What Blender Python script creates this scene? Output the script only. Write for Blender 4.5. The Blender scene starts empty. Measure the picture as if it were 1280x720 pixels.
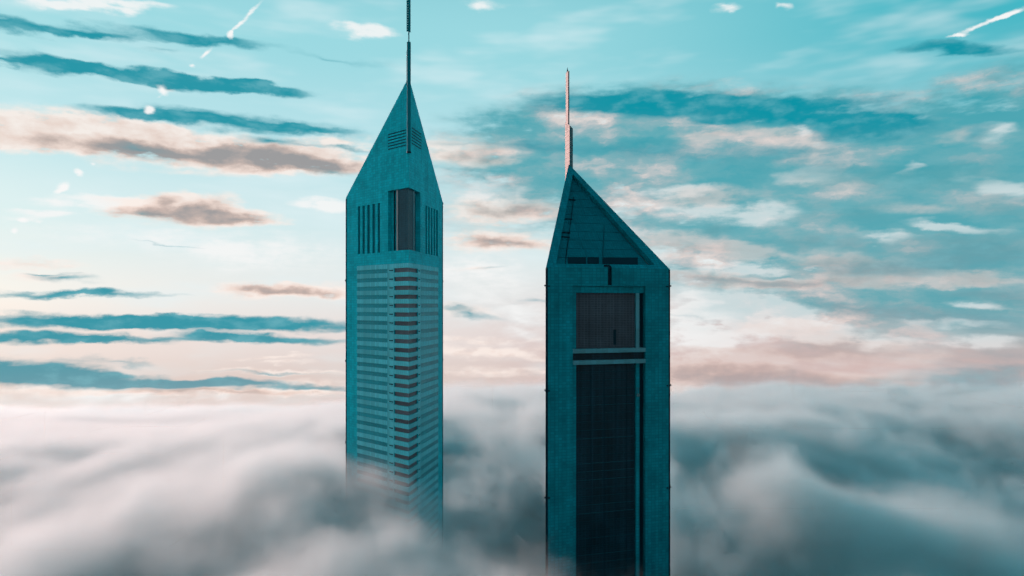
import bpy, math, random
from mathutils import Vector
random.seed(7)
scene = bpy.context.scene
COL = scene.collection
R = math.radians

# ------------------------------------------------------------------ camera
EYE = 200.0                      # camera height above the ground, metres
F, CX, HY = 853.0, 640.0, 380.0  # focal length, optical axis and horizon in photo pixels (1280 x 720)
cam_data = bpy.data.cameras.new('camera')
cam = bpy.data.objects.new('camera', cam_data)
COL.objects.link(cam)
cam.location = (0, 0, EYE)
cam.rotation_euler = (R(90), 0, 0)
cam_data.sensor_width = 36.0
cam_data.lens = 36.0 * F / 1280.0
cam_data.shift_y = (HY - 360.0) / 1280.0
cam_data.clip_start = 1.0
cam_data.clip_end = 50000.0
scene.camera = cam

# ------------------------------------------------------------------ render settings
scene.render.engine = 'CYCLES'
cy = scene.cycles
cy.use_denoising = True
cy.use_adaptive_sampling = True
cy.adaptive_threshold = 0.05
cy.adaptive_min_samples = 12
cy.max_bounces = 6
cy.diffuse_bounces = 2
cy.glossy_bounces = 3
cy.transmission_bounces = 2
cy.volume_bounces = 2
cy.volume_step_rate = 1.2
cy.volume_max_steps = 512
vs = scene.view_settings
vs.view_transform = 'Standard'
vs.look = 'None'
vs.exposure = 0.0
vs.gamma = 1.0
vs.use_curve_mapping = False

# ------------------------------------------------------------------ sun
SUN_AZ = math.atan2(-0.725, 0.689)      # azimuth measured from +Y towards +X: low behind and left
SUN_EL = R(13.0)
sd = Vector((math.sin(SUN_AZ) * math.cos(SUN_EL), math.cos(SUN_AZ) * math.cos(SUN_EL), math.sin(SUN_EL)))
sun_data = bpy.data.lights.new('sun', 'SUN')
sun_data.energy = 5.0
sun_data.angle = R(0.6)
sun_data.color = (1.0, 0.535, 0.465)
sun = bpy.data.objects.new('sun', sun_data)
COL.objects.link(sun)
sun.rotation_euler = sd.to_track_quat('Z', 'Y').to_euler()
sun.location = (-300, 300, 600)


def srgb(r, g, b):
    def f(c):
        c /= 255.0
        return c / 12.92 if c <= 0.04045 else ((c + 0.055) / 1.055) ** 2.4
    return (f(r), f(g), f(b), 1.0)


# ------------------------------------------------------------------ world: dusk sky with cloud streaks
world = bpy.data.worlds.new('World')
scene.world = world
world.use_nodes = True
wt = world.node_tree
wt.nodes.clear()
world.cycles.sampling_method = 'MANUAL'
world.cycles.sample_map_resolution = 512


def W(kind, **kw):
    n = wt.nodes.new(kind)
    for k, v in kw.items():
        setattr(n, k, v)
    return n


def put(node, idx, val):
    s = node.inputs[idx]
    if isinstance(val, bpy.types.NodeSocket):
        wt.links.new(val, s)
    else:
        s.default_value = val


def M(op, a, b=0.0, c=0.0, clamp=False):
    n = W('ShaderNodeMath', operation=op, use_clamp=clamp)
    put(n, 0, a)
    if len(n.inputs) > 1:
        put(n, 1, b)
    if len(n.inputs) > 2:
        put(n, 2, c)
    return n.outputs[0]


def sstep(x, lo, hi, a=0.0, b=1.0):
    n = W('ShaderNodeMapRange', interpolation_type='SMOOTHSTEP')
    put(n, 0, x); put(n, 1, lo); put(n, 2, hi); put(n, 3, a); put(n, 4, b)
    return n.outputs[0]


def lerp(x, lo, hi, a=0.0, b=1.0):
    n = W('ShaderNodeMapRange', interpolation_type='LINEAR')
    put(n, 0, x); put(n, 1, lo); put(n, 2, hi); put(n, 3, a); put(n, 4, b)
    return n.outputs[0]


def mix(f, a, b):
    n = W('ShaderNodeMix', data_type='RGBA')
    put(n, 0, f)
    for i, v in ((6, a), (7, b)):
        put(n, i, v)
    return n.outputs[2]


def noise(vec, scale, detail=4.0, rough=0.55, col=False):
    n = W('ShaderNodeTexNoise')
    n.noise_dimensions = '3D'
    put(n, 'Vector', vec); put(n, 'Scale', scale); put(n, 'Detail', detail); put(n, 'Roughness', rough)
    return n.outputs['Color' if col else 'Fac']


def vmath(op, a, b=None, scale=None):
    n = W('ShaderNodeVectorMath', operation=op)
    put(n, 0, a)
    if b is not None:
        put(n, 1, b)
    if scale is not None:
        put(n, 'Scale', scale)
    return n.outputs[0]


tc = W('ShaderNodeTexCoord')
sep = W('ShaderNodeSeparateXYZ')
wt.links.new(tc.outputs['Generated'], sep.inputs[0])
az = M('ARCTAN2', sep.outputs[0], sep.outputs[1])
el = M('ARCSINE', sep.outputs[2])
comb = W('ShaderNodeCombineXYZ')
put(comb, 0, az); put(comb, 1, el)
P = comb.outputs[0]                                    # (azimuth, elevation) of the direction, radians
# streaky domain: elevation stretched so that noise is drawn out level
stretch = vmath('MULTIPLY', P, (1.0, 4.2, 1.0))
n_big = noise(stretch, 5.0, 3.0, 0.55)
n_mid = noise(stretch, 11.0, 5.0, 0.55)
n_fine = noise(stretch, 34.0, 4.0, 0.55)
puff = noise(vmath('MULTIPLY', P, (1.0, 1.9, 1.0)), 26.0, 5.0, 0.55)
wcol = noise(stretch, 12.0, 2.0, 0.5, col=True)
warp = vmath('MULTIPLY', vmath('SUBTRACT', wcol, (0.5, 0.5, 0.5)), (0.075, 0.026, 0.0))
PW = vmath('ADD', P, warp)
wcol2 = noise(vmath('MULTIPLY', P, (1.0, 1.7, 1.0)), 44.0, 4.0, 0.6, col=True)
warp2 = vmath('MULTIPLY', vmath('SUBTRACT', wcol2, (0.5, 0.5, 0.5)), (0.013, 0.010, 0.0))
PW = vmath('ADD', PW, warp2)
wcol3 = vmath('MULTIPLY', vmath('SUBTRACT', wcol2, (0.5, 0.5, 0.5)), (0.010, 0.010, 0.0))
PS = vmath('ADD', P, wcol3)


def dirpx(x, y):
    """direction of a photo pixel as azimuth and elevation"""
    dx, dz = (x - CX) / F, (HY - y) / F
    return math.atan2(dx, 1.0), math.atan2(dz, math.hypot(dx, 1.0))


def blobs(items, vec, kw=1.45, kh=1.45):
    """sum of soft elliptical patches: (x, y, half width, half height, tilt down to the right in degrees, strength)"""
    acc = None
    for (x, y, hw, hh, tilt, st) in items:
        a, e = dirpx(x, y)
        tl = R(tilt)
        a1, e1 = dirpx(x + math.cos(tl), y + math.sin(tl))      # one pixel along the streak
        mp = W('ShaderNodeMapping', vector_type='TEXTURE')
        put(mp, 0, vec)
        mp.inputs[1].default_value = (a, e, 0)
        mp.inputs[2].default_value = (0, 0, math.atan2(e1 - e, a1 - a))
        mp.inputs[3].default_value = (hw * kw * math.hypot(a1 - a, e1 - e), hh * kh * math.cos(a) / F, 1)
        g = W('ShaderNodeTexGradient', gradient_type='SPHERICAL')
        put(g, 0, mp.outputs[0])
        acc = M('MULTIPLY_ADD', g.outputs['Fac'], st * 1.8, acc if acc is not None else 0.0)
    return acc


# clear sky: Nishita sky, graded, over which the haze colours of this dusk are laid by elevation
sky = W('ShaderNodeTexSky', sky_type='NISHITA')
sky.sun_disc = False
sky.sun_elevation = SUN_EL
sky.sun_rotation = SUN_AZ
sky.air_density = 1.2
sky.dust_density = 0.6
sky.ozone_density = 2.0
sky_dim = vmath('SCALE', sky.outputs[0], scale=0.07)
ramp = W('ShaderNodeValToRGB')
put(ramp, 0, lerp(el, -0.30, 1.20))
cr = ramp.color_ramp
cr.interpolation = 'EASE'
stops = [(-0.30, (196, 196, 196)), (-0.115, (226, 208, 202)), (-0.05, (236, 226, 224)), (0.02, (232, 238, 240)),
         (0.12, (214, 238, 242)), (0.22, (186, 230, 237)), (0.36, (158, 222, 230)), (0.60, (70, 172, 190)), (1.10, (22, 118, 144))]
while len(cr.elements) < len(stops):
    cr.elements.new(0.5)
for e_, (v, c) in zip(cr.elements, stops):
    e_.position = (v + 0.30) / 1.50
    e_.color = srgb(*c)
base = mix(0.08, ramp.outputs[0], sky_dim)
# deeper teal away from the sun, stronger with height
away = M('MULTIPLY', sstep(az, -0.05, 0.72), sstep(el, 0.14, 0.36))
base = mix(M('MULTIPLY', away, 0.9), base, srgb(28, 176, 192))
base = mix(M('MULTIPLY', sstep(az, 0.25, 0.9), sstep(el, 0.22, -0.10, 0.0, 0.45)), base, srgb(120, 172, 182))
low_r = M('MULTIPLY', sstep(az, -0.10, 0.20), M('MULTIPLY', sstep(el, 0.06, -0.06), sstep(el, -0.30, -0.12)))
base = mix(M('MULTIPLY', low_r, 0.92), base, srgb(208, 180, 176))
# thin high veil
base = mix(M('MULTIPLY', sstep(n_big, 0.45, 0.75), 0.45), base, srgb(228, 243, 246))

white = [(110, 4, 85, 8, 3, 1.0), (455, 38, 34, 8, 4, .9), (130, 256, 85, 9, 3, .8), (405, 257, 34, 10, 3, .9), (60, 268, 60, 5, -2, .6),
         (605, 4, 26, 6, 0, .6), (240, 300, 230, 16, 2, .35), (330, 325, 120, 18, 0, .4), (905, 9, 16, 6, 0, .45), (973, 8, 8, 6, 0, .4),
         (600, 245, 60, 16, 0, .5), (600, 340, 60, 30, 0, .5), (650, 400, 60, 40, 0, .35),
         (905, 380, 90, 22, 3, .8), (960, 395, 80, 18, 6, .7), (1040, 420, 110, 12, 5, .7), (880, 420, 60, 24, 0, .8), (880, 265, 60, 14, 4, .6),
         (960, 268, 40, 14, 0, .6), (930, 335, 55, 9, -4, .9), (1110, 297, 30, 9, 3, .8), (1190, 283, 55, 6, 5, .8), (1140, 208, 16, 8, -12, .9),
         (1245, 232, 50, 10, 12, .7), (1010, 222, 40, 9, 0, .8), (850, 238, 50, 7, -4, .7), (1215, 384, 35, 6, 3, .8), (1225, 430, 55, 9, 4, .8),
         (1180, 405, 60, 5, 2, .6), (995, 160, 10, 7, 0, .6), (1040, 143, 18, 8, 0, .5), (1075, 143, 10, 7, 0, .5), (1250, 165, 25, 10, 10, .5),
         (180, 492, 240, 12, 0, .5), (780, 290, 60, 10, 0, .4)]
pink = [(50, 160, 120, 22, 4, 1.0), (30, 180, 110, 12, 2, .8), (150, 172, 130, 17, 6, .8), (240, 188, 170, 24, 5, 1.0), (370, 200, 110, 15, 4, .9),
        (430, 178, 60, 8, 4, .6), (205, 104, 14, 6, 12, .6), (230, 268, 95, 15, 3, .9), (215, 252, 28, 14, 0, .8), (262, 256, 36, 14, 0, .8),
        (300, 268, 50, 11, 4, .7), (150, 264, 40, 6, 0, .5), (355, 363, 75, 9, 2, 1.0), (395, 360, 45, 9, 0, .6), (40, 330, 60, 7, 2, .7), (60, 350, 50, 8, 3, .5),
        (300, 488, 150, 7, 1, .9), (120, 490, 160, 5, 0, .7), (380, 480, 70, 6, 0, .6), (330, 445, 45, 3, 0, .7), (350, 452, 35, 3, 0, .6), (345, 464, 90, 4, 1, .7),
        (590, 188, 65, 18, 3, .8), (640, 262, 80, 14, 2, .9), (625, 302, 80, 13, 3, .9), (620, 275, 60, 9, 0, .5), (570, 385, 50, 7, 5, .6),
        (600, 335, 25, 5, 0, .4), (610, 440, 90, 9, 1, .6), (620, 465, 80, 8, 2, .5), (600, 425, 70, 4, 0, .5),
        (890, 245, 60, 14, 0, .7), (850, 305, 70, 14, 4, .8), (935, 315, 45, 12, 6, .7), (900, 350, 90, 8, 2, .8), (1000, 355, 120, 9, -2, .7),
        (870, 175, 30, 10, 0, .6), (960, 172, 40, 11, 0, .7), (900, 168, 22, 10, 0, .5), (1015, 225, 45, 10, 0, .6), (1150, 260, 70, 10, 0, .5),
        (1060, 330, 90, 16, 0, .6), (1150, 345, 110, 10, 0, .6), (1210, 348, 40, 8, 0, .7), (1010, 418, 90, 12, 7, .7), (1080, 440, 110, 14, 2, .7),
        (940, 440, 90, 7, 3, .7), (900, 465, 110, 22, 5, 1.0), (1000, 480, 130, 22, 2, .8), (860, 480, 60, 20, 10, .8), (1090, 490, 110, 18, 0, .6), (1110, 160, 40, 12, 0, .3), (1200, 170, 40, 10, 0, .4)]
teal = [(45, 33, 95, 9, 5, 1.3), (125, 44, 55, 6, 4, .8), (245, 47, 95, 8, 7, 1.3), (200, 62, 30, 5, 0, .4), (205, 97, 165, 10, 7.5, 1.9), (85, 84, 60, 10, 2, 1.2), (310, 110, 65, 9, 9, 1.0), (10, 80, 45, 4, 2, .7),
        (180, 145, 80, 8, 5, 1.0), (290, 153, 130, 12, 5, 1.2), (400, 164, 60, 6, 7, .6), (345, 178, 45, 8, 4, .9), (430, 186, 45, 4, 3, .6), (180, 185, 40, 8, 5, .5),
        (420, 72, 70, 5, 8, .4), (410, 215, 40, 5, 2, .6),
        (110, 400, 160, 11, 1, 1.5), (300, 403, 170, 11, 1, 1.6), (60, 421, 120, 10, 1, 1.4), (160, 424, 70, 6, 0, .9), (270, 420, 70, 8, 2, .9), (350, 424, 95, 8, 2, 1.1),
        (100, 368, 120, 5, 0, 1.1), (85, 352, 40, 7, 3, .7), (60, 345, 30, 3, 0, .5), (40, 462, 110, 16, 3, 1.4), (130, 476, 170, 13, 2, 1.5), (280, 480, 130, 8, 1, 1.1), (140, 452, 60, 5, 4, .6), (340, 465, 80, 3, 1, .6), (410, 485, 50, 5, 0, .5),
        (175, 268, 25, 6, 0, .5), (215, 304, 40, 2, 4, .5), (585, 390, 40, 6, 10, .7), (612, 334, 20, 5, -10, .4), (665, 376, 25, 5, 0, .6), (570, 382, 20, 5, 5, .5),
        (770, 128, 120, 13, -2, 1.2), (850, 134, 110, 18, 0, 1.5), (950, 139, 90, 18, 0, 1.7), (1070, 152, 80, 24, 4, 1.5), (1060, 170, 50, 16, 0, .8), (1110, 150, 50, 12, 0, .7), (1195, 62, 62, 9, 0, 1.4), (1215, 170, 22, 12, 0, .8), (1110, 125, 60, 7, 0, .5),
        (650, 182, 60, 10, 2, .6), (570, 176, 40, 6, 0, .4), (800, 190, 130, 16, 2, .7), (1000, 190, 80, 14, 2, .6), (660, 255, 40, 7, 3, .4),
        (1010, 215, 150, 22, 4, .6), (1130, 225, 130, 22, 0, .8), (1200, 210, 80, 20, 0, .7), (895, 286, 26, 11, 0, 1.2), (1030, 305, 90, 16, 2, 1.0), (1060, 265, 90, 22, 0, .7), (1220, 305, 110, 22, 0, 1.1), (1240, 260, 70, 18, 0, .9),
        (1080, 335, 110, 16, 0, .6), (1180, 330, 130, 18, 0, .7), (1070, 385, 80, 11, 3, .9), (1180, 400, 130, 12, 2, .8), (1250, 370, 70, 14, 0, .8), (1250, 460, 90, 24, 0, .8), (1180, 485, 110, 24, 0, .9), (1260, 500, 80, 26, 0, 1.0), (880, 350, 60, 5, 2, .4), (870, 395, 50, 5, 6, .3)]
fil = [(308, 22, 32, 3.5, -46, 1.2), (288, 44, 5, 6, 0, 1.4), (258, 66, 11, 3.5, -45, 1.2), (241, 83, 4, 3, 0, .9), (203, 112, 10, 7, 40, 1.3), (186, 137, 8, 7, 0, 1.5),
       (99, 215, 8, 7, 30, 1.4), (77, 234, 12, 7, -35, 1.5), (116, 205, 4, 4, 0, .9), (29, 275, 8, 6, 0, 1.0), (18, 288, 6, 5, 0, 1.0), (199, 121, 5, 3, -45, .6),
       (1225, 32, 44, 4, -20, 1.0), (1262, 18, 30, 4.5, -24, 1.1), (1198, 44, 16, 3, -8, .8), (905, 7, 12, 4, 0, .6), (914, 14, 7, 4, 0, .6), (973, 7, 5, 5, 0, .5)]

d_w = blobs(white, PW)
d_p = blobs(pink, PW)
d_t = blobs(teal, PW, 1.4, 1.15)
brown = [(250, 195, 150, 12, 4, 1.0), (400, 207, 80, 8, 3, 1.0), (170, 185, 60, 10, 6, .7), (330, 190, 60, 8, 4, .6), (215, 270, 80, 9, 2, .9), (300, 272, 40, 6, 5, .6),
         (210, 256, 16, 8, 0, .5), (262, 260, 20, 8, 0, .5), (355, 363, 65, 6, 3, .8), (300, 492, 130, 3, 1, .5), (650, 265, 45, 8, 2, .7), (630, 305, 60, 7, 3, .7), (600, 195, 50, 9, 3, .5),
         (900, 352, 90, 5, 2, .9), (1000, 355, 110, 7, -2, .8), (1060, 335, 90, 12, 0, .6), (1050, 440, 120, 9, 4, .8), (940, 425, 70, 5, 6, .7), (920, 470, 110, 14, 3, .9), (1020, 485, 120, 14, 2, .9), (850, 312, 60, 8, 4, .5)]
d_b = blobs(brown, PW)
d_f = blobs(fil, PS, 1.2, 0.95)
wobs = M('ADD', M('MULTIPLY_ADD', n_mid, 2.2, -1.1), M('ADD', M('MULTIPLY_ADD', n_fine, 1.0, -0.5), M('MULTIPLY_ADD', puff, 1.4, -0.7)))
wobp = M('ADD', wobs, M('MULTIPLY_ADD', puff, 1.2, -0.6))
# broken, mottled bank of cloud on the side away from the sun
bank = [(1010, 225, 330, 95, 2, .9), (1180, 330, 260, 110, 0, .9), (790, 175, 190, 55, 0, .8), (1060, 430, 230, 60, 0, .6), (900, 330, 150, 60, 0, .5), (1330, 250, 180, 170, 0, .9), (640, 235, 120, 70, 0, .45)]
d_k = blobs(bank, PW)
mott = noise(vmath('ADD', vmath('MULTIPLY', P, (1.0, 2.7, 1.0)), vmath('MULTIPLY', wcol2, (0.03, 0.05, 0.0))), 7.6, 5.0, 0.52)
mr_ = W('ShaderNodeValToRGB')
put(mr_, 0, M('ADD', M('MULTIPLY_ADD', n_fine, 0.12, M('SUBTRACT', mott, 0.06)), M('ADD', sstep(az, 0.2, 0.7, -0.015, -0.090), sstep(el, 0.10, -0.05, 0.0, 0.06))))
me_ = mr_.color_ramp
mcols = [(0.33, (40, 156, 170)), (0.44, (86, 164, 175)), (0.52, (132, 172, 180)), (0.58, (186, 190, 192)), (0.63, (220, 208, 204)), (0.70, (234, 242, 243))]
while len(me_.elements) < len(mcols):
    me_.elements.new(0.5)
for e_, (v, c) in zip(me_.elements, mcols):
    e_.position = v
    e_.color = srgb(*c)
# scattered clouds everywhere else, so that the sky goes on outside the picture
outside = M('MAXIMUM', sstep(M('ABSOLUTE', az), 0.62, 0.85), sstep(el, 0.42, 0.60))
band = M('MULTIPLY', sstep(el, -0.05, 0.05), sstep(el, 0.9, 0.3))
loose = M('MULTIPLY', M('MULTIPLY', sstep(n_big, 0.48, 0.68), outside), band)

a_w = sstep(M('MULTIPLY', d_w, M('ADD', wobp, 1.0)), 0.05, 1.05)
base = mix(M('MULTIPLY', M('MULTIPLY', sstep(el, -0.085, 0.0), sstep(M('MULTIPLY', d_k, M('ADD', wobs, 1.0)), 0.05, 0.9)), 0.88), base, mr_.outputs[0])
col = mix(M('MULTIPLY', a_w, sstep(d_k, 0.2, 1.0, 0.85, 0.52)), base, srgb(247, 247, 246))
d_p = M('MULTIPLY_ADD', loose, 0.6, d_p)
a_p = sstep(M('MULTIPLY', d_p, M('ADD', wobp, 1.0)), 0.05, 1.05)
# cloud body: pale cream where thin and lit, dusky brown-pink where thick
shade_n = M('ADD', M('MULTIPLY_ADD', M('MINIMUM', d_p, 1.5), 0.14, M('MULTIPLY', d_b, 0.42)), M('MULTIPLY_ADD', puff, -1.1, 0.60))
pr = W('ShaderNodeValToRGB')
put(pr, 0, shade_n)
pr.color_ramp.elements[0].position = 0.12
pr.color_ramp.elements[0].color = srgb(252, 238, 230)
pr.color_ramp.elements[1].position = 0.92
pr.color_ramp.elements[1].color = srgb(150, 140, 140)
m1 = pr.color_ramp.elements.new(0.40); m1.color = srgb(238, 212, 200)
m2 = pr.color_ramp.elements.new(0.64); m2.color = srgb(196, 170, 160)
pk = M('SUBTRACT', 0.86, M('MULTIPLY', sstep(d_k, 0.2, 0.9), 0.38))
col = mix(M('MULTIPLY', a_p, pk), col, mix(M('MULTIPLY', sstep(az, 0.0, 0.25), 0.45), pr.outputs[0], srgb(196, 180, 180)))
d_t = M('MULTIPLY_ADD', loose, 0.5, d_t)
a_t = sstep(M('MULTIPLY', d_t, M('MULTIPLY_ADD', wobs, 0.75, 1.0)), 0.03, 1.75)
tealcol = mix(sstep(el, -0.14, -0.02), srgb(112, 158, 170), srgb(0, 146, 164))
right_low = M('MULTIPLY', sstep(az, -0.02, 0.25), sstep(el, 0.23, 0.14))
tealcol = mix(right_low, tealcol, mix(sstep(el, -0.05, 0.2), srgb(124, 152, 162), srgb(84, 164, 174)))
tealcol = mix(sstep(M('MULTIPLY_ADD', puff, 0.6, M('MULTIPLY', n_mid, 0.4)), 0.46, 0.66, 0.0, 0.42), tealcol, srgb(128, 194, 204))
col = mix(M('MULTIPLY', a_t, M('SUBTRACT', 0.95, M('MULTIPLY', M('MULTIPLY', sstep(d_k, 0.3, 1.0), sstep(el, 0.24, 0.16)), 0.28))), col, tealcol)
a_f = sstep(M('MULTIPLY', d_f, M('MULTIPLY_ADD', puff, 2.4, -0.3)), 0.08, 1.7)
col = mix(M('MULTIPLY', a_f, 0.95), col, srgb(250, 249, 248))
bg = W('ShaderNodeBackground')
put(bg, 0, col)
bg.inputs[1].default_value = 1.0
wo = W('ShaderNodeOutputWorld')
wt.links.new(bg.outputs[0], wo.inputs[0])


# ------------------------------------------------------------------ materials
def material(name, color, rough=0.5, metal=0.0, grid=None, joint=0.6, vary=0.12, spec=0.5, bump=0.3, streak=0.0, each=0.0):
    """procedural surface; grid = (cell width, cell height, joint width) of the panel joints in metres, laid by the UV map"""
    m = bpy.data.materials.new(name)
    m.use_nodes = True
    nt = m.node_tree
    b = nt.nodes['Principled BSDF']
    b.inputs['Roughness'].default_value = rough
    b.inputs['Metallic'].default_value = metal
    b.inputs['Specular IOR Level'].default_value = spec
    L = nt.links.new
    co = nt.nodes.new('ShaderNodeTexCoord')
    nz = nt.nodes.new('ShaderNodeTexNoise')
    nz.inputs['Scale'].default_value = 0.11
    nz.inputs['Detail'].default_value = 5
    L(co.outputs['Object'], nz.inputs['Vector'])
    mr = nt.nodes.new('ShaderNodeMapRange')
    mr.inputs[1].default_value = 0.25; mr.inputs[2].default_value = 0.75
    mr.inputs[3].default_value = 1 - vary; mr.inputs[4].default_value = 1 + vary
    L(nz.outputs['Fac'], mr.inputs[0])
    fac = mr.outputs[0]
    if streak:
        mp = nt.nodes.new('ShaderNodeMapping')
        mp.inputs['Scale'].default_value = (0.55, 0.015, 1)
        L(co.outputs['UV'], mp.inputs[0])
        n2 = nt.nodes.new('ShaderNodeTexNoise')
        n2.inputs['Scale'].default_value = 1.0
        n2.inputs['Detail'].default_value = 4
        L(mp.outputs[0], n2.inputs['Vector'])
        r2 = nt.nodes.new('ShaderNodeMapRange')
        r2.inputs[1].default_value = 0.3; r2.inputs[2].default_value = 0.7
        r2.inputs[3].default_value = 1 - streak; r2.inputs[4].default_value = 1 + streak * 0.6
        L(n2.outputs['Fac'], r2.inputs[0])
        mu = nt.nodes.new('ShaderNodeMath'); mu.operation = 'MULTIPLY'
        L(fac, mu.inputs[0]); L(r2.outputs[0], mu.inputs[1])
        fac = mu.outputs[0]
    if grid:
        br = nt.nodes.new('ShaderNodeTexBrick')
        br.offset = 0.0
        br.squash = 1.0
        br.inputs['Scale'].default_value = 1.0
        br.inputs['Brick Width'].default_value = grid[0]
        br.inputs['Row Height'].default_value = grid[1]
        br.inputs['Mortar Size'].default_value = grid[2]
        br.inputs['Mortar Smooth'].default_value = 0.3
        br.inputs['Bias'].default_value = 0.0
        br.inputs['Color1'].default_value = (0.85, 0.85, 0.85, 1)
        br.inputs['Color2'].default_value = (1.10, 1.10, 1.10, 1)
        br.inputs['Mortar'].default_value = (joint, joint, joint, 1)
        L(co.outputs['UV'], br.inputs['Vector'])
        mu = nt.nodes.new('ShaderNodeMath'); mu.operation = 'MULTIPLY'
        L(fac, mu.inputs[0]); L(br.outputs['Color'], mu.inputs[1])
        fac = mu.outputs[0]
        bp = nt.nodes.new('ShaderNodeBump')
        bp.inputs['Strength'].default_value = bump
        bp.inputs['Distance'].default_value = 0.05
        iv = nt.nodes.new('ShaderNodeMath'); iv.operation = 'SUBTRACT'
        iv.inputs[0].default_value = 1.0
        L(br.outputs['Fac'], iv.inputs[1])
        L(iv.outputs[0], bp.inputs['Height'])
        L(bp.outputs[0], b.inputs['Normal'])
    if each:     # pieces differ a little from one another
        oi = nt.nodes.new('ShaderNodeObjectInfo')
        r3 = nt.nodes.new('ShaderNodeMapRange')
        r3.inputs[3].default_value = 1 - each; r3.inputs[4].default_value = 1 + each
        L(oi.outputs['Random'], r3.inputs[0])
        mu = nt.nodes.new('ShaderNodeMath'); mu.operation = 'MULTIPLY'
        L(fac, mu.inputs[0]); L(r3.outputs[0], mu.inputs[1])
        fac = mu.outputs[0]
    sc = nt.nodes.new('ShaderNodeVectorMath'); sc.operation = 'SCALE'
    sc.inputs[0].default_value = color[:3]
    L(fac, sc.inputs['Scale'])
    L(sc.outputs[0], b.inputs['Base Color'])
    return m


MAT = {
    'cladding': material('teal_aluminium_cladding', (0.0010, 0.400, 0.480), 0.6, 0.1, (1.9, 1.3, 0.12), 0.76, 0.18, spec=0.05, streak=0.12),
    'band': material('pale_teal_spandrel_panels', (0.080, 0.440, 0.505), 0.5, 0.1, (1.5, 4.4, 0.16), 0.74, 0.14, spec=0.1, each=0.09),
    'strip': material('teal_strip_glass', (0.003, 0.235, 0.285), 0.4, 0.2, (1.5, 4.4, 0.16), 0.78, 0.18, spec=0.1, each=0.14),
    'brown': material('brown_tinted_glass', (0.085, 0.090, 0.110), 0.45, 0.0, (1.5, 4.4, 0.10), 0.8, 0.15, spec=0.15, each=0.25),
    'bay': material('dark_navy_glass', (0.007, 0.050, 0.072), 0.4, 0.0, (1.5, 1.1, 0.10), 1.35, 0.15, spec=0.12),
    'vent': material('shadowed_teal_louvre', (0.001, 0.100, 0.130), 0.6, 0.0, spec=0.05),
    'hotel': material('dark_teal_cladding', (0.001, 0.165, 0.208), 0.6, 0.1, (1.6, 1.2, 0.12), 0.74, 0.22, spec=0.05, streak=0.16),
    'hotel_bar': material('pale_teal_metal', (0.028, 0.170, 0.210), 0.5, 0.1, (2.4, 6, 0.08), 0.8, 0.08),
    'hotel_glass': material('dark_tinted_glass', (0.003, 0.018, 0.028), 0.40, 0.0, (1.5, 0.9, 0.12), 1.35, 0.3, spec=0.10, streak=0.4),
    'hotel_brown': material('dark_brown_louvred_glass', (0.026, 0.032, 0.042), 0.4, 0.0, (1.4, 0.7, 0.14), 1.7, 0.25, spec=0.12, streak=0.2),
    'floor_line': material('dim_slab_edge', (0.003, 0.032, 0.045), 0.6, 0.0, spec=0.05, each=0.4),
    'dark': material('dark_metal', (0.002, 0.050, 0.068), 0.6, 0.0, spec=0.05),
    'line': material('dark_trim', (0.003, 0.018, 0.028), 0.6, 0.0, spec=0.04),
    'mast': material('teal_painted_steel', (0.001, 0.130, 0.165), 0.7, 0.0, spec=0.04),
    'spire': material('brushed_steel', (0.058, 0.115, 0.130), 0.55, 0.1, (50, 2.0, 0.12), 0.6, 0.1, spec=0.2),
    'pink': material('pale_coated_mullion', (0.20, 0.19, 0.20), 0.4, 0.1),
    'roof': material('teal_roof_panels', (0.001, 0.115, 0.148), 0.6, 0.1, (1.1, 1.1, 0.10), 0.72, 0.15, spec=0.04),
    'roof_hidden': material('dark_roof_deck', (0.01, 0.06, 0.075), 0.7, 0.0),
}


# ------------------------------------------------------------------ mesh helpers
class MB:
    def __init__(self):
        self.v, self.f = [], []

    def poly(self, pts):
        i = len(self.v)
        self.v += [tuple(p) for p in pts]
        self.f.append(tuple(range(i, i + len(pts))))

    def prism(self, ring, top):
        """closed solid between two matching rings (counter-clockwise seen from the top side)"""
        n, i = len(ring), len(self.v)
        self.v += [tuple(p) for p in ring] + [tuple(p) for p in top]
        self.f.append(tuple(range(i + n - 1, i - 1, -1)))
        self.f.append(tuple(range(i + n, i + 2 * n)))
        for k in range(n):
            j = (k + 1) % n
            self.f.append((i + k, i + j, i + n + j, i + n + k))

    def extrude(self, ring2d, z0, z1):
        self.prism([(x, y, z0) for x, y in ring2d], [(x, y, z1) for x, y in ring2d])

    def tube(self, p0, p1, r0, r1, n=8):
        p0, p1 = Vector(p0), Vector(p1)
        ax = (p1 - p0).normalized()
        u = ax.orthogonal().normalized()
        w = ax.cross(u)
        rg = [[p + (u * math.cos(2 * math.pi * k / n) + w * math.sin(2 * math.pi * k / n)) * r for k in range(n)]
              for p, r in ((p0, r0), (p1, r1))]
        self.prism(rg[0], rg[1])

    def build(self, name, mat, parent=None, off=Vector((0, 0, 0)), smooth=False):
        me = bpy.data.meshes.new(name)
        me.from_pydata([tuple(Vector(p) - off) for p in self.v], [], self.f)
        uv = me.uv_layers.new(name='UVMap')
        for p in me.polygons:
            n = p.normal
            t = Vector((0, 0, 1)).cross(n)
            t = t.normalized() if t.length > 0.05 else Vector((1, 0, 0))
            b = n.cross(t)
            for li in p.loop_indices:
                co = me.vertices[me.loops[li].vertex_index].co
                uv.data[li].uv = (co.dot(t) + 500.0, co.dot(b) + 500.0)
            p.use_smooth = smooth
        me.materials.append(MAT[mat] if isinstance(mat, str) else mat)
        o = bpy.data.objects.new(name, me)
        COL.objects.link(o)
        if parent:
            o.parent = parent
        return o


def empty(name, loc, label, cat, group=None):
    o = bpy.data.objects.new(name, None)
    COL.objects.link(o)
    o.location = loc
    o.empty_display_size = 5
    o['label'] = label
    o['category'] = cat
    if group:
        o['group'] = group
    return o


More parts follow.
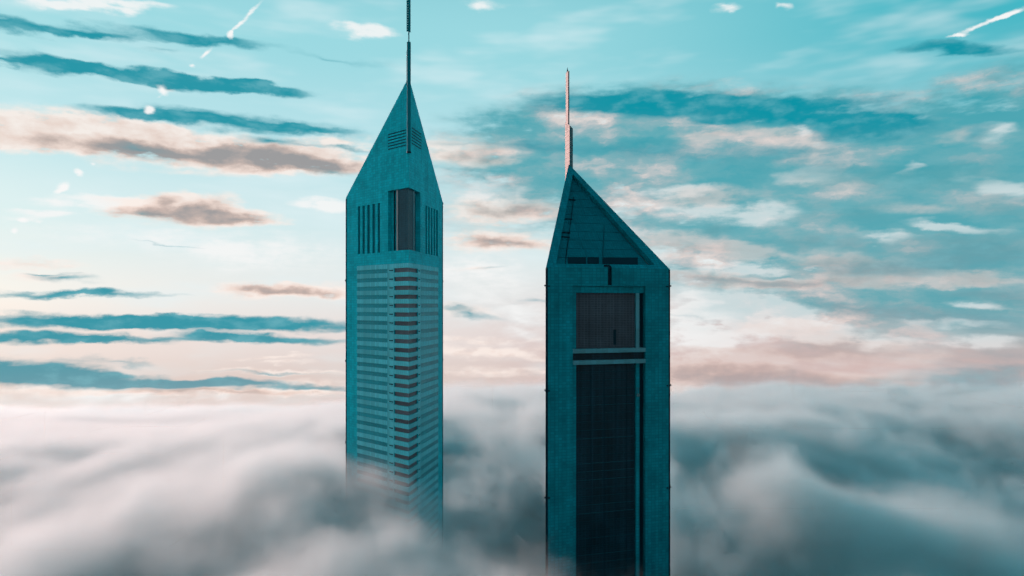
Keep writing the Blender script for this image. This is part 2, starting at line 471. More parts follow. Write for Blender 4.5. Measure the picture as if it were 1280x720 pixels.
class Face:
    """a vertical facade plane: t metres along it, z height, d metres outwards"""
    def __init__(self, o, p, inside):
        self.o = Vector(o)
        v = Vector(p) - self.o
        self.len = v.length
        self.e = v.normalized()
        n = Vector((self.e.y, -self.e.x))
        if n.dot(Vector(inside) - self.o) > 0:
            n = -n
        self.n = n
        self.flip = self.e.cross(self.n) > 0    # is (e, up) clockwise seen from outside?

    def pt(self, t, z, d=0.0):
        q = self.o + self.e * t + self.n * d
        return Vector((q.x, q.y, z))

    def t(self, x):
        k = (x - CX) / F
        return (k * self.o.y - self.o.x) / (self.e.x - k * self.e.y)

    def z(self, t, y):
        q = self.o + self.e * t
        return EYE + (HY - y) / F * q.y

    def quad(self, mb, pts):
        mb.poly(pts if not self.flip else pts[::-1])

    def box(self, mb, t0, t1, z0, z1, d0, d1):
        if t0 > t1:
            t0, t1 = t1, t0
        ring = [self.pt(t0, z0, d0), self.pt(t1, z0, d0), self.pt(t1, z0, d1), self.pt(t0, z0, d1)]
        if not self.flip:
            ring = ring[::-1]
        mb.prism(ring, [p + Vector((0, 0, z1 - z0)) for p in ring])

    def wall(self, mb, z0, z1, holes):
        """flat wall with recessed rectangular openings (t0, t1, z0, z1, depth, prow)"""
        ts = sorted({0.0, self.len} | {h[i] for h in holes for i in (0, 1)})
        zs = sorted({z0, z1} | {h[i] for h in holes for i in (2, 3)})
        for a, b in zip(ts, ts[1:]):
            for c, d in zip(zs, zs[1:]):
                m, k = (a + b) / 2, (c + d) / 2
                if any(h[0] < m < h[1] and h[2] < k < h[3] for h in holes):
                    continue
                self.quad(mb, [self.pt(a, c), self.pt(b, c), self.pt(b, d), self.pt(a, d)])
        for (a, b, c, d, dep, prow) in holes:
            q = self.pt
            a2 = a if not prow else dep * math.sqrt(3)
            self.quad(mb, [q(a2, c, -dep), q(b, c, -dep), q(b, d, -dep), q(a2, d, -dep)])
            self.quad(mb, [q(b, c, 0), q(b, d, 0), q(b, d, -dep), q(b, c, -dep)])
            if not prow:
                self.quad(mb, [q(a, c, 0), q(a, c, -dep), q(a, d, -dep), q(a, d, 0)])
                self.quad(mb, [q(a, d, 0), q(a, d, -dep), q(b, d, -dep), q(b, d, 0)])
                self.quad(mb, [q(a, c, 0), q(b, c, 0), q(b, c, -dep), q(a, c, -dep)])


# ------------------------------------------------------------------ ground
mb = MB()
NG = 96
ring = [(1150 * math.cos(2 * math.pi * k / NG), 1150 * math.sin(2 * math.pi * k / NG), 0) for k in range(NG)]
mb.poly(ring)
gm = bpy.data.materials.new('dark_city_ground')
gm.use_nodes = True
gt = gm.node_tree
gb = gt.nodes['Principled BSDF']
gb.inputs['Roughness'].default_value = 0.9
gc = gt.nodes.new('ShaderNodeTexCoord')
gn = gt.nodes.new('ShaderNodeTexNoise'); gn.inputs['Scale'].default_value = 0.012; gn.inputs['Detail'].default_value = 6
gr = gt.nodes.new('ShaderNodeValToRGB')
gr.color_ramp.elements[0].position = 0.35; gr.color_ramp.elements[0].color = (0.003, 0.080, 0.108, 1)
gr.color_ramp.elements[1].position = 0.7; gr.color_ramp.elements[1].color = (0.006, 0.120, 0.150, 1)
gt.links.new(gc.outputs['Object'], gn.inputs['Vector'])
gt.links.new(gn.outputs['Fac'], gr.inputs[0])
gt.links.new(gr.outputs[0], gb.inputs['Base Color'])
ground = mb.build('ground', gm)
ground['kind'] = 'structure'
ground['label'] = 'dark teal ground far below hidden under the fog'

# ------------------------------------------------------------------ office tower (V-shaped prow towards the camera)
K = 1.185
P0 = Vector((-42.602, 281.702)) * K
PA = Vector((-75.892, 311.980)) * K
PB = Vector((-33.025, 325.671)) * K
CEN = (P0 + PA + PB) / 3
off = Vector((CEN.x, CEN.y, 0))
office = empty('office_tower', (CEN.x, CEN.y, 0), 'taller teal tower with pale floor bands meeting at a sharp corner under a pointed top', 'tower', 'pair of triangular towers rising from fog')
FL = Face(P0, PA, CEN)
FR = Face(P0, PB, CEN)
FB = Face(PA, PB, CEN)
ZE, ZA = 257.6, 311.2                       # eaves of the far edge, tip of the sloping cut at the prow
DN = 2.4                                    # depth of the balcony notch at the prow
S3 = math.sqrt(3)


def zl(y, t=0.0, f=FL):
    return f.z(t, y)


z_bay_t, z_bay_b = zl(234.0), zl(312.0)
z_top = zl(328.6)
FLOOR, BAND = 4.40, 2.28
NFL = 38
z_low = z_top - NFL * FLOOR
tLa, tRa = FL.t(485.0), FR.t(525.5)
tLb, tRb = FL.t(493.0), FR.t(522.0)
slotsL = [(447.2, 450.2), (453.1, 456.0), (459.0, 462.2), (465.4, 468.6), (472.0, 474.9)]
slotsR = [(531.9, 533.9), (535.4, 537.2), (538.8, 540.6), (542.1, 543.9), (545.3, 547.4)]
zs_t, zs_b = zl(253.5, FL.t(475), FL), zl(315.6, FL.t(475), FL)
holesL = [(FL.t(b), FL.t(a), zs_b, zs_t, 0.9, False) for a, b in slotsL]
holesR = [(FR.t(a), FR.t(b), zs_b, zs_t, 0.9, False) for a, b in slotsR]
mb = MB()
FL.wall(mb, 0, ZE, holesL + [(0.0, tLa, z_bay_b, z_bay_t, DN, True), (0.0, tLb, z_low, z_top, DN, True)])
FR.wall(mb, 0, ZE, holesR + [(0.0, tRa, z_bay_b, z_bay_t, DN, True), (0.0, tRb, z_low, z_top, DN, True)])
FB.wall(mb, 0, ZE, [])
for f in (FL, FR):
    f.quad(mb, [f.pt(0, ZE), f.pt(f.len, ZE), f.pt(0, ZA)])
inner = P0 + (CEN - P0).normalized() * 2 * DN


def notch(tl, tr, z):
    return [FL.pt(tl, z), FL.pt(tl, z, -DN), Vector((inner.x, inner.y, z)), FR.pt(tr, z, -DN), FR.pt(tr, z), FL.pt(0, z)]


for tl, tr, za, zb in ((tLa, tRa, z_bay_b, z_bay_t), (tLb, tRb, z_low, z_top)):
    mb.poly(notch(tl, tr, za)[::-1]); mb.poly(notch(tl, tr, zb))
mb.build('wall', 'cladding', office, off)
mb = MB()
mb.poly([(PA.x, PA.y, ZE), (PB.x, PB.y, ZE), (P0.x, P0.y, ZA)][::-1])
mb.build('roof', 'roof_hidden', office, off)

# dark backs of the ventilation slots
for f, sl in ((FL, slotsL), (FR, slotsR)):
    for a, b in sl:
        mb = MB()
        f.box(mb, f.t(a) + (-.03 if f is FL else .03), f.t(b) + (.03 if f is FL else -.03), zs_b + .04, zs_t - .04, -0.88, -0.55)
        mb.build('vent_slot', 'vent', office, off)

# tall glazed bay at the prow under the sloping top
mb = MB()
a1, b1 = FL.t(494.2), FR.t(519.5)
d0, d1 = -1.55, -1.25


def vee(tl, tr, z0, z1, dout, din):
    """V-shaped slab round the prow between two offsets from the two faces"""
    def corner(d):
        q = P0 - (CEN - P0).normalized() * 2 * d
        return (q.x, q.y)
    def p2(f, t, d):
        q = f.pt(t, 0, d)
        return (q.x, q.y)
    ring = [p2(FL, tl, dout), corner(dout), p2(FR, tr, dout), p2(FR, tr, din), corner(din), p2(FL, tl, din)]
    m = MB()
    m.extrude(ring, z0, z1)
    return m


bay = vee(a1, b1, z_bay_b + .05, z_bay_t - .05, -1.2, -2.3).build('bay_window', 'bay', office, off)
for f, x0, x1 in ((FL, 495.4, 493.6), (FR, 519.2, 520.4)):
    mb = MB()
    f.box(mb, f.t(x0), f.t(x1), z_bay_b + .06, z_bay_t - .06, -1.6, -0.95)
    mb.build('mullion', 'pink' if f is FL else 'hotel_bar', bay, off)
for f, x0, x1 in ((FL, 489.6, 488.6), (FR, 522.6, 523.4)):
    mb = MB()
    f.box(mb, f.t(x0), f.t(x1), z_bay_b + .06, z_bay_t - .06, -2.38, -1.7)
    mb.build('mullion', 'dark', bay, off)

# floors: pale band round the prow, strip windows, piers with slots, balcony glass in the notch
tLe, tRe = FL.t(446.6), FR.t(547.6)
tLp, tRp = FL.t(484.6), FR.t(525.8)


def band_mesh(z0, z1):
    def p2(f, t, d):
        q = f.pt(t, 0, d)
        return (q.x, q.y)
    def corner(d):
        q = P0 - (CEN - P0).normalized() * 2 * d
        return (q.x, q.y)
    o_ = 0.22
    ring = [p2(FL, tLe, o_), corner(o_), p2(FR, tRe, o_), p2(FR, tRe, -.05), p2(FR, tRb - .02, -.05), p2(FR, tRb - .02, -DN + .03),
            corner(-DN + .03), p2(FL, tLb - .02, -DN + .03), p2(FL, tLb - .02, -.05), p2(FL, tLe, -.05)]
    m = MB()
    m.extrude(ring, z0, z1)
    return m


def share(o, name, dz):
    c = o.copy()
    c.name = name
    COL.objects.link(c)
    c.location.z += dz
    return c


first = {}
for k in range(NFL):
    z1 = z_top - k * FLOOR
    zb0 = z1 - BAND
    zw0 = z1 - FLOOR
    if k == 0:
        first['band'] = band_mesh(zb0, z1 - .004).build('spandrel', 'band', office, off)
        first['glass'] = vee(tLb - .03, tRb - .03, zw0 + .02, zb0 - .02, -.45, -DN + .04).build('balcony_window', 'brown', office, off)
        for f, te, tp, tb, x0, x1, kx in ((FL, tLe, tLp, tLb, 491.9, 487.0, 'L'), (FR, tRe, tRp, tRb, 522.7, 524.9, 'R')):
            mb = MB(); f.box(mb, tp, te - .02, zw0 + .03, zb0 - .03, -.05, .05)
            first['strip' + kx] = mb.build('window', 'strip', office, off)
            mb = MB(); f.box(mb, tb + .02, tp - .02, zw0 + .01, zb0 - .01, -.05, .17)
            first['pier' + kx] = mb.build('pier', 'band', office, off)
            mb = MB(); f.box(mb, f.t(x0), f.t(x1), zw0 + .9, zw0 + 1.35, .05, .19)
            first['slot' + kx] = mb.build('slot', 'line', first['pier' + kx], off)
    else:
        dz = -k * FLOOR
        share(first['band'], 'spandrel', dz)
        share(first['glass'], 'balcony_window', dz)
        for kx in 'LR':
            share(first['strip' + kx], 'window', dz)
            p = share(first['pier' + kx], 'pier', dz)
            s_ = share(first['slot' + kx], 'slot', 0)
            s_.parent = p

# louvre blades on the two upper gables
for i in range(6):
    for f, x0, x1, yy in ((FL, 485.2, 507.6, 168.4), (FR, 514.6, 526.4, 168.0)):
        if f is FL and i > 5:
            continue
        t0, t1 = f.t(x0), f.t(x1)
        zc = f.z(t0 if f is FL else t1, yy + i * 3.7)
        mb = MB()
        f.box(mb, t0, t1, zc - .26, zc + .26, -.05, .12)
        mb.build('louvre', 'dark', office, off)

# dark vertical trims and the little brackets on the two far edges
for f, far in ((FL, 1), (FR, 1)):
    mb = MB()
    f.box(mb, f.len - .7, f.len + .12, 0, ZE - .6, -.3, .12)
    mb.build('corner_trim', 'line', office, off)
for f, ys in ((FL, (351, 451.5, 553.5)), (FR, (254.5, 352, 450, 547.5))):
    for y in ys:
        zc = f.z(f.len, y)
        mb = MB()
        f.box(mb, f.len + .10, f.len + .75, zc - .35, zc + .35, -.4, .1)
        f.box(mb, f.len + .45, f.len + .80, zc + .35, zc + .75, -.3, .0)
        mb.build('bracket', 'line', office, off)

# mast on the prow: stem let into the edge, thin rod, antenna array
bis = (P0 - CEN).normalized()
mp_ = P0 + bis * 0.15
mast = empty('mast', (CEN.x * 0, 0, 0), '', '')
for k_ in ('label', 'category'):
    del mast[k_]
bpy.data.objects.remove(mast)
mb = MB()
mb.tube((mp_.x, mp_.y, zl(190)), (mp_.x, mp_.y, zl(53)), 0.88, 0.95, 12)
mast = mb.build('mast', 'mast', office, off)
mb = MB(); mb.tube((mp_.x, mp_.y, zl(191.2)), (mp_.x, mp_.y, zl(189.4)), 1.15, 1.15, 12)
mb.build('mast_collar', 'dark', mast, off)
mb = MB(); mb.tube((mp_.x, mp_.y, zl(53) - .1), (mp_.x, mp_.y, 355.5), 0.30, 0.26, 8)
mb.build('rod', 'mast', mast, off)
mb = MB()
mb.extrude([(mp_.x - .05, mp_.y - .5), (mp_.x + .78, mp_.y - .5), (mp_.x + .78, mp_.y + .5), (mp_.x - .05, mp_.y + .5)], zl(40), 355.0)
mb.build('antenna_array', 'mast', mast, off)
zk = zl(39)
while zk < 354.5:
    mb = MB()
    mb.extrude([(mp_.x - 1.05, mp_.y - .55), (mp_.x - .10, mp_.y - .55), (mp_.x - .10, mp_.y + .55), (mp_.x - 1.05, mp_.y + .55)], zk, zk + 0.62)
    mb.build('dipole', 'mast', mast, off)
    zk += 1.18
mb = MB()
mb.extrude([(mp_.x - 1.12, mp_.y - .1), (mp_.x - .92, mp_.y - .1), (mp_.x - .92, mp_.y + .1), (mp_.x - 1.12, mp_.y + .1)], zl(39) - .2, 355.0)
mb.build('antenna_rail', 'mast', mast, off)
# thin conductor beside the stem
mb = MB(); mb.tube((mp_.x - 1.25, mp_.y + .4, zl(106)), (mp_.x - 1.15, mp_.y + .4, zl(63)), 0.09, 0.09, 6)
mb.build('lightning_rod', 'spire', mast, off)

# ------------------------------------------------------------------ hotel tower (flat face towards the camera, roof sloping up behind)
QA = Vector((11.116, 223.109)) * K
QB = Vector((54.429, 235.316)) * K
QC = Vector((22.201, 266.722)) * K
QN = (QA + QB + QC) / 3
offh = Vector((QN.x, QN.y, 0))
hotel = empty('hotel_tower', (QN.x, QN.y, 0), 'dark teal tower with one tall recessed window bay below a sloping triangular roof', 'tower', 'pair of triangular towers rising from fog')
GF = Face(QA, QB, QN)
GL = Face(QA, QC, QN)
GR = Face(QB, QC, QN)
HE, HA = 214.2, 264.8
tj = [GF.t(x) for x in (716.0, 721.2, 796.0, 800.6, 806.8)]
zq = lambda y, t=tj[0]: GF.z(t, y)
REC = 2.6
z_r1, z_r2 = zq(357.2), 40.0
t_s0, t_s1 = GF.t(760.0), GF.t(765.2)
z_st, z_sb = GF.z(t_s0, 334.6), z_r1 + .35
mb = MB()
GF.wall(mb, 0, HE, [(tj[0], tj[4], z_r2, z_r1, REC, False), (t_s0, t_s1, z_sb, z_st, 1.4, False)])
GL.wall(mb, 0, HE, []); GR.wall(mb, 0, HE, [])
for f in (GL, GR):
    f.quad(mb, [f.pt(0, HE), f.pt(f.len, HE), f.pt(f.len, HA)])
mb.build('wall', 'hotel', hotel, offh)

# slot above the bay, with a pointed head
mb = MB(); GF.box(mb, t_s0 + .02, t_s1 - .02, z_sb + .02, z_st - .02, -1.38, -.9)
slot = mb.build('wall_slot', 'line', hotel, offh)
mb = MB()
tm = (t_s0 + t_s1) / 2
mb.prism([GF.pt(t_s0, z_st, -.05), GF.pt(t_s0, z_st, .06), GF.pt(t_s1, z_st, .06), GF.pt(t_s1, z_st, -.05)],
         [GF.pt(tm, z_st + .9, -.05), GF.pt(tm, z_st + .9, .06), GF.pt(tm + .02, z_st + .9, .06), GF.pt(tm + .02, z_st + .9, -.05)])
mb.build('slot_head', 'line', slot, offh)

# bay: upper louvred window, two pale transoms, lower curtain wall
bars = [(436.3, 441.8), (450.8, 456.2)]
zb = [(zq(b), zq(a)) for a, b in bars]
w1 = (zb[0][1], zq(366.0))
mb = MB(); GF.box(mb, tj[1] - .02, tj[2] + .02, w1[0], w1[1], -REC + .03, -1.9)
win1 = mb.build('window', 'hotel_brown', hotel, offh)
win1['label'] = 'upper brown window with fine louvre lines'
mb = MB(); GF.box(mb, tj[0] + .02, tj[4] - .02, w1[1], z_r1 - .03, -REC + .03, -.9)
mb.build('lintel', 'hotel', hotel, offh)
for (za, zt, nm) in ((w1[0] + .02, w1[1] - .02, 'upper'), (z_r2 + .05, zb[1][0] - .02, 'lower')):
    mb = MB(); GF.box(mb, tj[0] + .02, tj[1], za, zt, -REC + .03, -.9)
    mb.build('jamb', 'hotel', hotel, offh)
    mb = MB(); GF.box(mb, tj[2] + .05, tj[3], za, zt, -REC + .03, -.9)
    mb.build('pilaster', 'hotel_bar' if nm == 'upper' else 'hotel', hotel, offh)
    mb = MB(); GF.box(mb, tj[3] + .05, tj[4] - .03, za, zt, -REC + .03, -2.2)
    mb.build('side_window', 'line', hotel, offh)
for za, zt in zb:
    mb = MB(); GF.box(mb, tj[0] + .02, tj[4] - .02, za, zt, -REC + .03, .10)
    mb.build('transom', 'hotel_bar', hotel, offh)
mb = MB(); GF.box(mb, tj[0] + .02, tj[4] - .02, zb[1][1] + .03, zb[0][0] - .03, -REC + .03, -1.4)
mb.build('gap_window', 'hotel_glass', hotel, offh)
mb = MB(); GF.box(mb, tj[1] - .02, tj[2] + .02, z_r2 + .05, zb[1][0] - .02, -REC + .03, -1.9)
win2 = mb.build('curtain_wall', 'hotel_glass', hotel, offh)
mb = MB(); GF.box(mb, tj[1], tj[2], zb[1][0] - 3.3, zb[1][0] - 3.05, -1.92, -1.80)
rail = mb.build('floor_line', 'floor_line', win2, offh)
zz = 3.3
while zb[1][0] - 3.3 - zz > z_r2 + 5:
    share(rail, 'floor_line', -zz)
    zz += 3.3
for x in (741.0, 757.5, 772.5, 786.0):
    mb = MB(); GF.box(mb, GF.t(x) - .14, GF.t(x) + .14, z_r2 + .1, zb[1][0] - .1, -1.95, -1.78)
    mb.build('mullion', 'line', win2, offh)
mb = MB(); GF.box(mb, GF.t(769.2), GF.t(772.8), zq(432), zq(413), -1.92, -1.86)
mb.build('open_panel', 'line', win1, offh)

# edges and brackets
for f, t0, t1 in ((GF, -.10, .75), (GF, GF.len - .55, GF.len + .10)):
    mb = MB(); f.box(mb, t0, t1, 0, HE - .3, -.3, .10)
    mb.build('corner_trim', 'line', hotel, offh)
for t, ys, sg in ((0.0, (357, 488, 622), -1), (GF.len, (357.5, 481.5, 609), 1)):
    for y in ys:
        zc = GF.z(t, y)
        mb = MB()
        GF.box(mb, t + sg * .12, t + sg * .62, zc - .3, zc + .3, -.3, .15)
        GF.box(mb, t - sg * .9, t - sg * 1.5, zc - .45, zc + .1, .0, .35)
        mb.build('bracket', 'line', hotel, offh)

# sloping roof: raised border, recessed panels in rows
RA, RB, RC = Vector((QA.x, QA.y, HE)), Vector((QB.x, QB.y, HE)), Vector((QC.x, QC.y, HA))
rn = (RB - RA).cross(RC - RA).normalized()
if rn.z < 0:
    rn = -rn
CAM = Vector((0, 0, EYE))


def on_roof(x, y, depth=0.0):
    d = Vector(((x - CX) / F, 1.0, (HY - y) / F))
    o = RA - rn * depth
    s = (o - CAM).dot(rn) / d.dot(rn)
    return CAM + d * s


I = [on_roof(695.0, 329.6), on_roof(818.5, 331.2), on_roof(716.2, 217.5)]
O = [RA, RB, RC]
DR = 2.2
mb = MB()
for k in range(3):
    j = (k + 1) % 3
    mb.poly([O[k], O[j], I[j], I[k]])
    mb.poly([I[k], I[j], I[j] - rn * DR, I[k] - rn * DR])
mb.build('roof_border', 'hotel', hotel, offh)
mb = MB(); mb.poly([p - rn * DR for p in I])
deck = mb.build('roof', 'roof_hidden', hotel, offh)
up = (I[2] - (I[0] + I[1]) / 2)
NR = 11
J = [p - rn * (DR - .45) for p in I]
for r in range(NR):
    f0, f1 = r / NR + .0018, (r + 1) / NR - .0018
    f1 = min(f1, .985)
    def row(fr, s):
        l = J[0].lerp(J[2], fr); q = J[1].lerp(J[2], fr)
        return l.lerp(q, s)
    cuts = [.0, .10, .36 - .03 * r, .66 - .03 * r, .97] if r < 8 else [.0, .97]
    for c0, c1 in zip(cuts, cuts[1:]):
        pts = [row(f0, c0 + .0015), row(f0, c1 - .0015), row(f1, c1 - .0015), row(f1, c0 + .0015)]
        mb = MB()
        mb.prism([p - rn * .3 for p in pts], pts)
        mb.build('roof_panel', 'roof', deck, offh)
# dark openings along the foot of the slope and the access lane beside the left edge
for (x0, x1, y0, y1) in ((710.0, 732.5, 321.2, 329.0), (734.5, 748.6, 321.2, 329.0), (754.2, 797.2, 321.6, 330.2)):
    pts = [on_roof(x0, y1, DR - .7), on_roof(x1, y1 + .2, DR - .7), on_roof(x1, y0 + .2, DR - .7), on_roof(x0, y0, DR - .7)]
    mb = MB(); mb.prism([p - rn * .4 for p in pts], pts)
    mb.build('roof_opening', 'line', deck, offh)


def roof_bar(p, q, w, h, mat, nm):
    p, q = Vector(p), Vector(q)
    s = (q - p).normalized().cross(rn) * w / 2
    pts = [p + s, p - s, q - s, q + s]
    if (pts[1] - pts[0]).cross(pts[2] - pts[0]).dot(rn) < 0:
        pts = pts[::-1]
    m = MB(); m.prism([a - rn * h for a in pts], pts)
    return m.build(nm, mat, deck, offh)


roof_bar(on_roof(717.4, 246, DR - .8), on_roof(706.8, 329, DR - .8), .22, .5, 'line', 'lane_rail')
for (xa, xb, y) in ((711.2, 719.5, 249), (706.5, 715.5, 273), (702.8, 712.8, 290), (702.4, 712.5, 295.5)):
    roof_bar(on_roof(xa, y, DR - .85), on_roof(xb, y + .6, DR - .85), .45, .5, 'line', 'lane_step')
roof_bar(on_roof(753.2, 331, DR - .8), on_roof(755.4, 282, DR - .8), .12, .4, 'dark', 'roof_rib')
# ventilation tab under the roof edge
mb = MB(); GF.box(mb, GF.t(754.6), GF.t(762.5), GF.z(GF.t(758), 333.4), GF.z(GF.t(758), 331.0), .0, .25)
mb.build('drain_box', 'line', hotel, offh)

# spire: deep blade with a slanted head and a needle above
ax = (QC - QN).normalized()                # along the blade, away from the camera
sx = Vector((ax.y, -ax.x))                 # towards the right as seen from the camera
sb = QC
def spire_ring(l0, l1, w0, w1):
    q = [sb + ax * l0 + sx * w0, sb + ax * l0 + sx * w1, sb + ax * l1 + sx * w1, sb + ax * l1 + sx * w0]
    return q
rg = spire_ring(-1.0, 5.0, 0.0, 1.62)
h0 = [236.0] * 4
h1 = [282.6, 281.2, 284.3, 285.3]
mb = MB(); mb.prism([(p.x, p.y, z) for p, z in zip(rg, h0)], [(p.x, p.y, z) for p, z in zip(rg, h1)])
spire = mb.build('spire', 'spire', hotel, offh)
rg = spire_ring(0.9, 4.1, 0.0, 0.62)
mb = MB(); mb.prism([(p.x, p.y, 280.0) for p in rg], [(p.x, p.y, 308.3) for p in rg])
needle = mb.build('needle', 'spire', spire, offh)
c_ = sb + ax * 2.4 + sx * .22
mb = MB(); mb.tube((c_.x, c_.y, 308.2), (c_.x, c_.y, 310.4), .35, .06, 8)
mb.build('needle_tip', 'line', needle, offh)

# maintenance cradle hanging in the bay
tcx = GF.t(798.3)
zc = zq(494.0)
cradle = empty('maintenance_cradle', (*GF.pt(tcx, 0).xy, zc - 1.6), 'small pale maintenance cradle hanging beside the dark bay of the dark teal tower', 'cradle')
offc = Vector((*GF.pt(tcx, 0).xy, zc - 1.6))
mb = MB(); GF.box(mb, tcx - .55, tcx + .55, zc - 1.6, zc - .5, -.80, -.05)
mb.build('basket', 'spire', cradle, offc)
for s_ in (-.45, .45):
    mb = MB(); GF.box(mb, tcx + s_ - .06, tcx + s_ + .06, zc - .5, zc + 2.2, -.5, -.35)
    mb.build('cable_arm', 'spire', cradle, offc)

# ------------------------------------------------------------------ fog bank (volume grid built by geometry nodes)
FX0, FX1, FY0, FY1, FZ0, FZ1 = -1050.0, 1050.0, 90.0, 1380.0, -1.0, 150.0
fm = bpy.data.meshes.new('fog')
fm.from_pydata([(0, 0, 0)], [], [])
fog = bpy.data.objects.new('fog', fm)
COL.objects.link(fog)
fog['kind'] = 'stuff'
fog['label'] = 'bank of pink and teal fog rolling round both towers'
ng = bpy.data.node_groups.new('fog_bank', 'GeometryNodeTree')
ng.interface.new_socket('Geometry', in_out='INPUT', socket_type='NodeSocketGeometry')
ng.interface.new_socket('Geometry', in_out='OUTPUT', socket_type='NodeSocketGeometry')


def G(kind, **kw):
    n = ng.nodes.new(kind)
    for k, v in kw.items():
        setattr(n, k, v)
    return n


def gput(n, i, v):
    if isinstance(v, bpy.types.NodeSocket):
        ng.links.new(v, n.inputs[i])
    else:
        n.inputs[i].default_value = v


def gm_(op, a, b=0.0, c=0.0, clamp=False):
    n = G('ShaderNodeMath', operation=op, use_clamp=clamp)
    gput(n, 0, a)
    if len(n.inputs) > 1: gput(n, 1, b)
    if len(n.inputs) > 2: gput(n, 2, c)
    return n.outputs[0]


def gss(x, lo, hi, a=0.0, b=1.0):
    n = G('ShaderNodeMapRange', interpolation_type='SMOOTHSTEP')
    gput(n, 0, x); gput(n, 1, lo); gput(n, 2, hi); gput(n, 3, a); gput(n, 4, b)
    return n.outputs[0]


def gvm(op, a, b):
    n = G('ShaderNodeVectorMath', operation=op)
    gput(n, 0, a); gput(n, 1, b)
    return n.outputs[0]


def gnoise(v, s, det=3.0, ro=.5, col=False):
    n = G('ShaderNodeTexNoise')
    gput(n, 'Vector', v); gput(n, 'Scale', s); gput(n, 'Detail', det); gput(n, 'Roughness', ro)
    return n.outputs['Color' if col else 'Fac']


pos = G('GeometryNodeInputPosition').outputs[0]
gsep = G('ShaderNodeSeparateXYZ'); gput(gsep, 0, pos)
gx, gy, gz = gsep.outputs
wv = gvm('MULTIPLY', gvm('SUBTRACT', gnoise(pos, 0.011, 2.0, .5, True), (0.5, 0.5, 0.5)), (90, 90, 34))
pw = gvm('ADD', pos, wv)
flat = gvm('MULTIPLY', pw, (1.0, 1.0, 0.55))
n1 = gnoise(flat, 0.0065, 2.0, .5)           # big swells
n2 = gnoise(pw, 0.0145, 4.0, .55)             # billows
n3 = gnoise(gvm('MULTIPLY', pw, (1.0, 1.0, 0.8)), 0.045, 3.0, .55)   # wisps
# swells and hollows of the bank at places on the ground: (x, y, radius x, radius y, metres up or down)
swells = [  # x, y, radius x, radius y, metres up or down, thinning 0..1
    (-150, 345, 80, 50, 9, 0), (-104, 322, 32, 30, 8, 0), (45, 232, 70, 36, -8, .5), (-330, 600, 200, 140, 8, 0), (140, 352, 90, 20, 20, 0), (262, 400, 30, 70, 16, 0), (300, 600, 220, 40, 14, 0),
    (205, 465, 95, 60, -34, .96), (200, 285, 110, 42, -30, .95), (88, 268, 44, 36, -24, .95), (5, 330, 42, 58, -26, .94), (-30, 352, 22, 26, 5, 0), (-48, 298, 54, 36, 6, 0), (18, 252, 30, 24, -14, .8),
    (460, 560, 130, 110, -28, .93), (360, 340, 80, 70, -26, .92), (-60, 430, 60, 50, -10, .4), (-62, 322, 60, 34, 8, 0),
]
top = 104.0
acc = gm_('MULTIPLY_ADD', gss(gy, 460.0, 1250.0), -66.0, top)
acc = gm_('MULTIPLY_ADD', gm_('MULTIPLY', gss(gx, 40.0, 380.0), gss(gy, 1000.0, 500.0)), -22.0, acc)
acc = gm_('ADD', acc, gss(gx, -400.0, -70.0, -24.0, 8.0))
calm = gm_('MULTIPLY', gss(gy, 420.0, 900.0, 1.0, 0.35), gss(gx, -90.0, -210.0, 1.0, 0.38))      # the far bank lies flatter
thin = 1.0
for (sx_, sy_, rx, ry, h, th) in swells:
    u = gm_('DIVIDE', gm_('SUBTRACT', gx, float(sx_)), float(rx))
    v = gm_('DIVIDE', gm_('SUBTRACT', gy, float(sy_)), float(ry))
    r2 = gm_('ADD', gm_('MULTIPLY', u, u), gm_('MULTIPLY', v, v))
    ge = gm_('EXPONENT', gm_('MULTIPLY', r2, -1.0))
    acc = gm_('MULTIPLY_ADD', ge, float(h), acc)
    if th:
        thin = gm_('MULTIPLY', thin, gm_('MULTIPLY_ADD', ge, -th, 1.0))
h_ = gm_('ADD', acc, gm_('MULTIPLY', gm_('MULTIPLY_ADD', n1, 56.0, -28.0), gss(gx, -90.0, -210.0, 1.0, 0.6)))
rough = gm_('ADD', gm_('MULTIPLY_ADD', n2, 84.0, -42.0), gm_('MULTIPLY_ADD', n3, 16.0, -8.0))
h_ = gm_('ADD', h_, gm_('MULTIPLY', rough, calm))
core = gss(gm_('SUBTRACT', h_, gz), gss(gy, 420.0, 1000.0, -14.0, -34.0), 40.0)
dens = gm_('MULTIPLY', gm_('MULTIPLY', core, gss(n2, 0.30, 0.62, 0.55, 1.0)), gm_('MULTIPLY_ADD', thin, 0.86, 0.14))
edge = gm_('MULTIPLY', gss(gy, 1370.0, 1150.0), gss(gm_('ABSOLUTE', gx), 1045.0, 950.0))
edge = gm_('MULTIPLY', edge, gss(gz, 149.0, 132.0))
dens = gm_('MULTIPLY', dens, edge)
vc = G('GeometryNodeVolumeCube')
gput(vc, 'Density', dens)
gput(vc, 'Background', 0.0)
gput(vc, 'Min', (FX0, FY0, FZ0)); gput(vc, 'Max', (FX1, FY1, FZ1))
gput(vc, 'Resolution X', 340); gput(vc, 'Resolution Y', 235); gput(vc, 'Resolution Z', 40)
fmat = bpy.data.materials.new('fog_volume')
fmat.use_nodes = True
ft = fmat.node_tree
ft.nodes.clear()
pv = ft.nodes.new('ShaderNodeVolumePrincipled')
pv.inputs['Color'].default_value = (0.78, 0.930, 0.958, 1)
pv.inputs['Anisotropy'].default_value = 0.35
pv.inputs['Density Attribute'].default_value = ''
at = ft.nodes.new('ShaderNodeAttribute')
at.attribute_name = 'density'
fc = ft.nodes.new('ShaderNodeTexCoord')
f1 = ft.nodes.new('ShaderNodeTexNoise')
f1.inputs['Scale'].default_value = 0.046
f1.inputs['Detail'].default_value = 4.5
f1.inputs['Roughness'].default_value = 0.70
ft.links.new(fc.outputs['Object'], f1.inputs['Vector'])
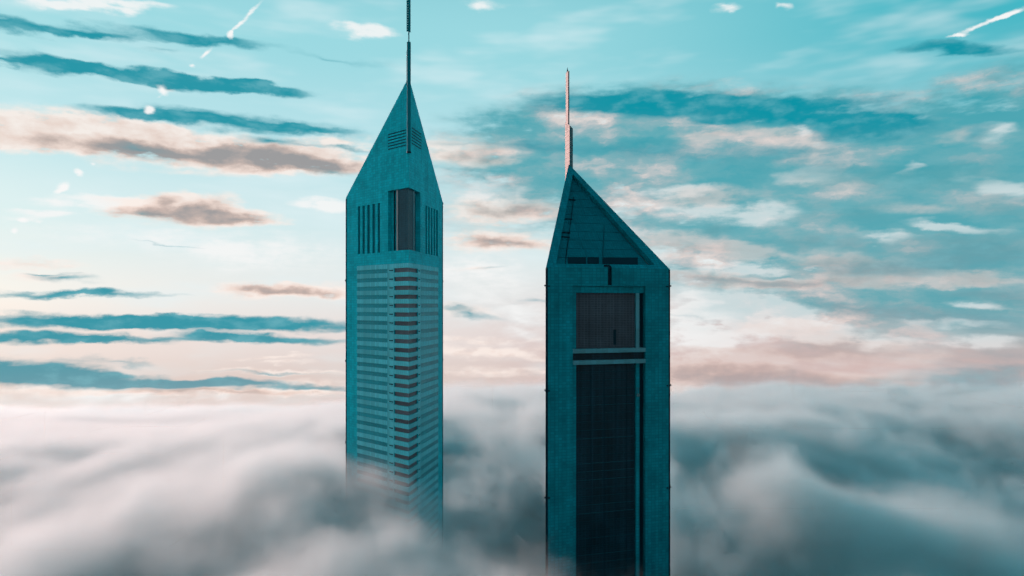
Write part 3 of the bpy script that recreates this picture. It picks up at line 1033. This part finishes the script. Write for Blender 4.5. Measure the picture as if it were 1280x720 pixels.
f2 = ft.nodes.new('ShaderNodeMath'); f2.operation = 'MULTIPLY_ADD'   # billows eat into the soft shape of the bank
f2.inputs[2].default_value = 0.0
fsub = ft.nodes.new('ShaderNodeMath'); fsub.operation = 'SUBTRACT'; fsub.inputs[1].default_value = 0.5
ft.links.new(f1.outputs['Fac'], fsub.inputs[0])
ft.links.new(fsub.outputs[0], f2.inputs[0])
fsp = ft.nodes.new('ShaderNodeSeparateXYZ')
ft.links.new(fc.outputs['Object'], fsp.inputs[0])
amp = []
for ax_, lo, hi, lo_v, hi_v in ((0, -200.0, -40.0, 0.36, 0.95), (1, 430.0, 850.0, 1.0, 0.5)):   # calmer to the left and far off
    q_ = ft.nodes.new('ShaderNodeMapRange')
    for i_, v_ in enumerate((lo, hi, lo_v, hi_v)):
        q_.inputs[i_ + 1].default_value = v_
    ft.links.new(fsp.outputs[ax_], q_.inputs[0])
    amp.append(q_.outputs[0])
fam = ft.nodes.new('ShaderNodeMath'); fam.operation = 'MULTIPLY'
ft.links.new(amp[0], fam.inputs[0]); ft.links.new(amp[1], fam.inputs[1])
ft.links.new(fam.outputs[0], f2.inputs[1])
f3 = ft.nodes.new('ShaderNodeMath'); f3.operation = 'ADD'
ft.links.new(at.outputs['Fac'], f3.inputs[0]); ft.links.new(f2.outputs[0], f3.inputs[1])
f4 = ft.nodes.new('ShaderNodeMapRange'); f4.interpolation_type = 'SMOOTHSTEP'
f4.inputs[1].default_value = 0.14; f4.inputs[2].default_value = 0.86; f4.inputs[3].default_value = 0.0; f4.inputs[4].default_value = 0.075
ft.links.new(f3.outputs[0], f4.inputs[0])
f5 = ft.nodes.new('ShaderNodeMath'); f5.operation = 'MULTIPLY_ADD'   # thin veil
f5.inputs[1].default_value = 0.004
ft.links.new(at.outputs['Fac'], f5.inputs[0]); ft.links.new(f4.outputs[0], f5.inputs[2])
f6 = ft.nodes.new('ShaderNodeMath'); f6.operation = 'MULTIPLY'
f7 = ft.nodes.new('ShaderNodeMath'); f7.operation = 'GREATER_THAN'; f7.inputs[1].default_value = 0.002
ft.links.new(at.outputs['Fac'], f7.inputs[0])
ft.links.new(f5.outputs[0], f6.inputs[0]); ft.links.new(f7.outputs[0], f6.inputs[1])
ft.links.new(f6.outputs[0], pv.inputs['Density'])
fo = ft.nodes.new('ShaderNodeOutputMaterial')
ft.links.new(pv.outputs[0], fo.inputs['Volume'])
sm = G('GeometryNodeSetMaterial')
gput(sm, 'Material', fmat)
ng.links.new(vc.outputs[0], sm.inputs[0])
go = G('NodeGroupOutput')
G('NodeGroupInput')
ng.links.new(sm.outputs[0], go.inputs[0])
fm.materials.append(fmat)
md = fog.modifiers.new('fog_bank', 'NODES')
md.node_group = ng
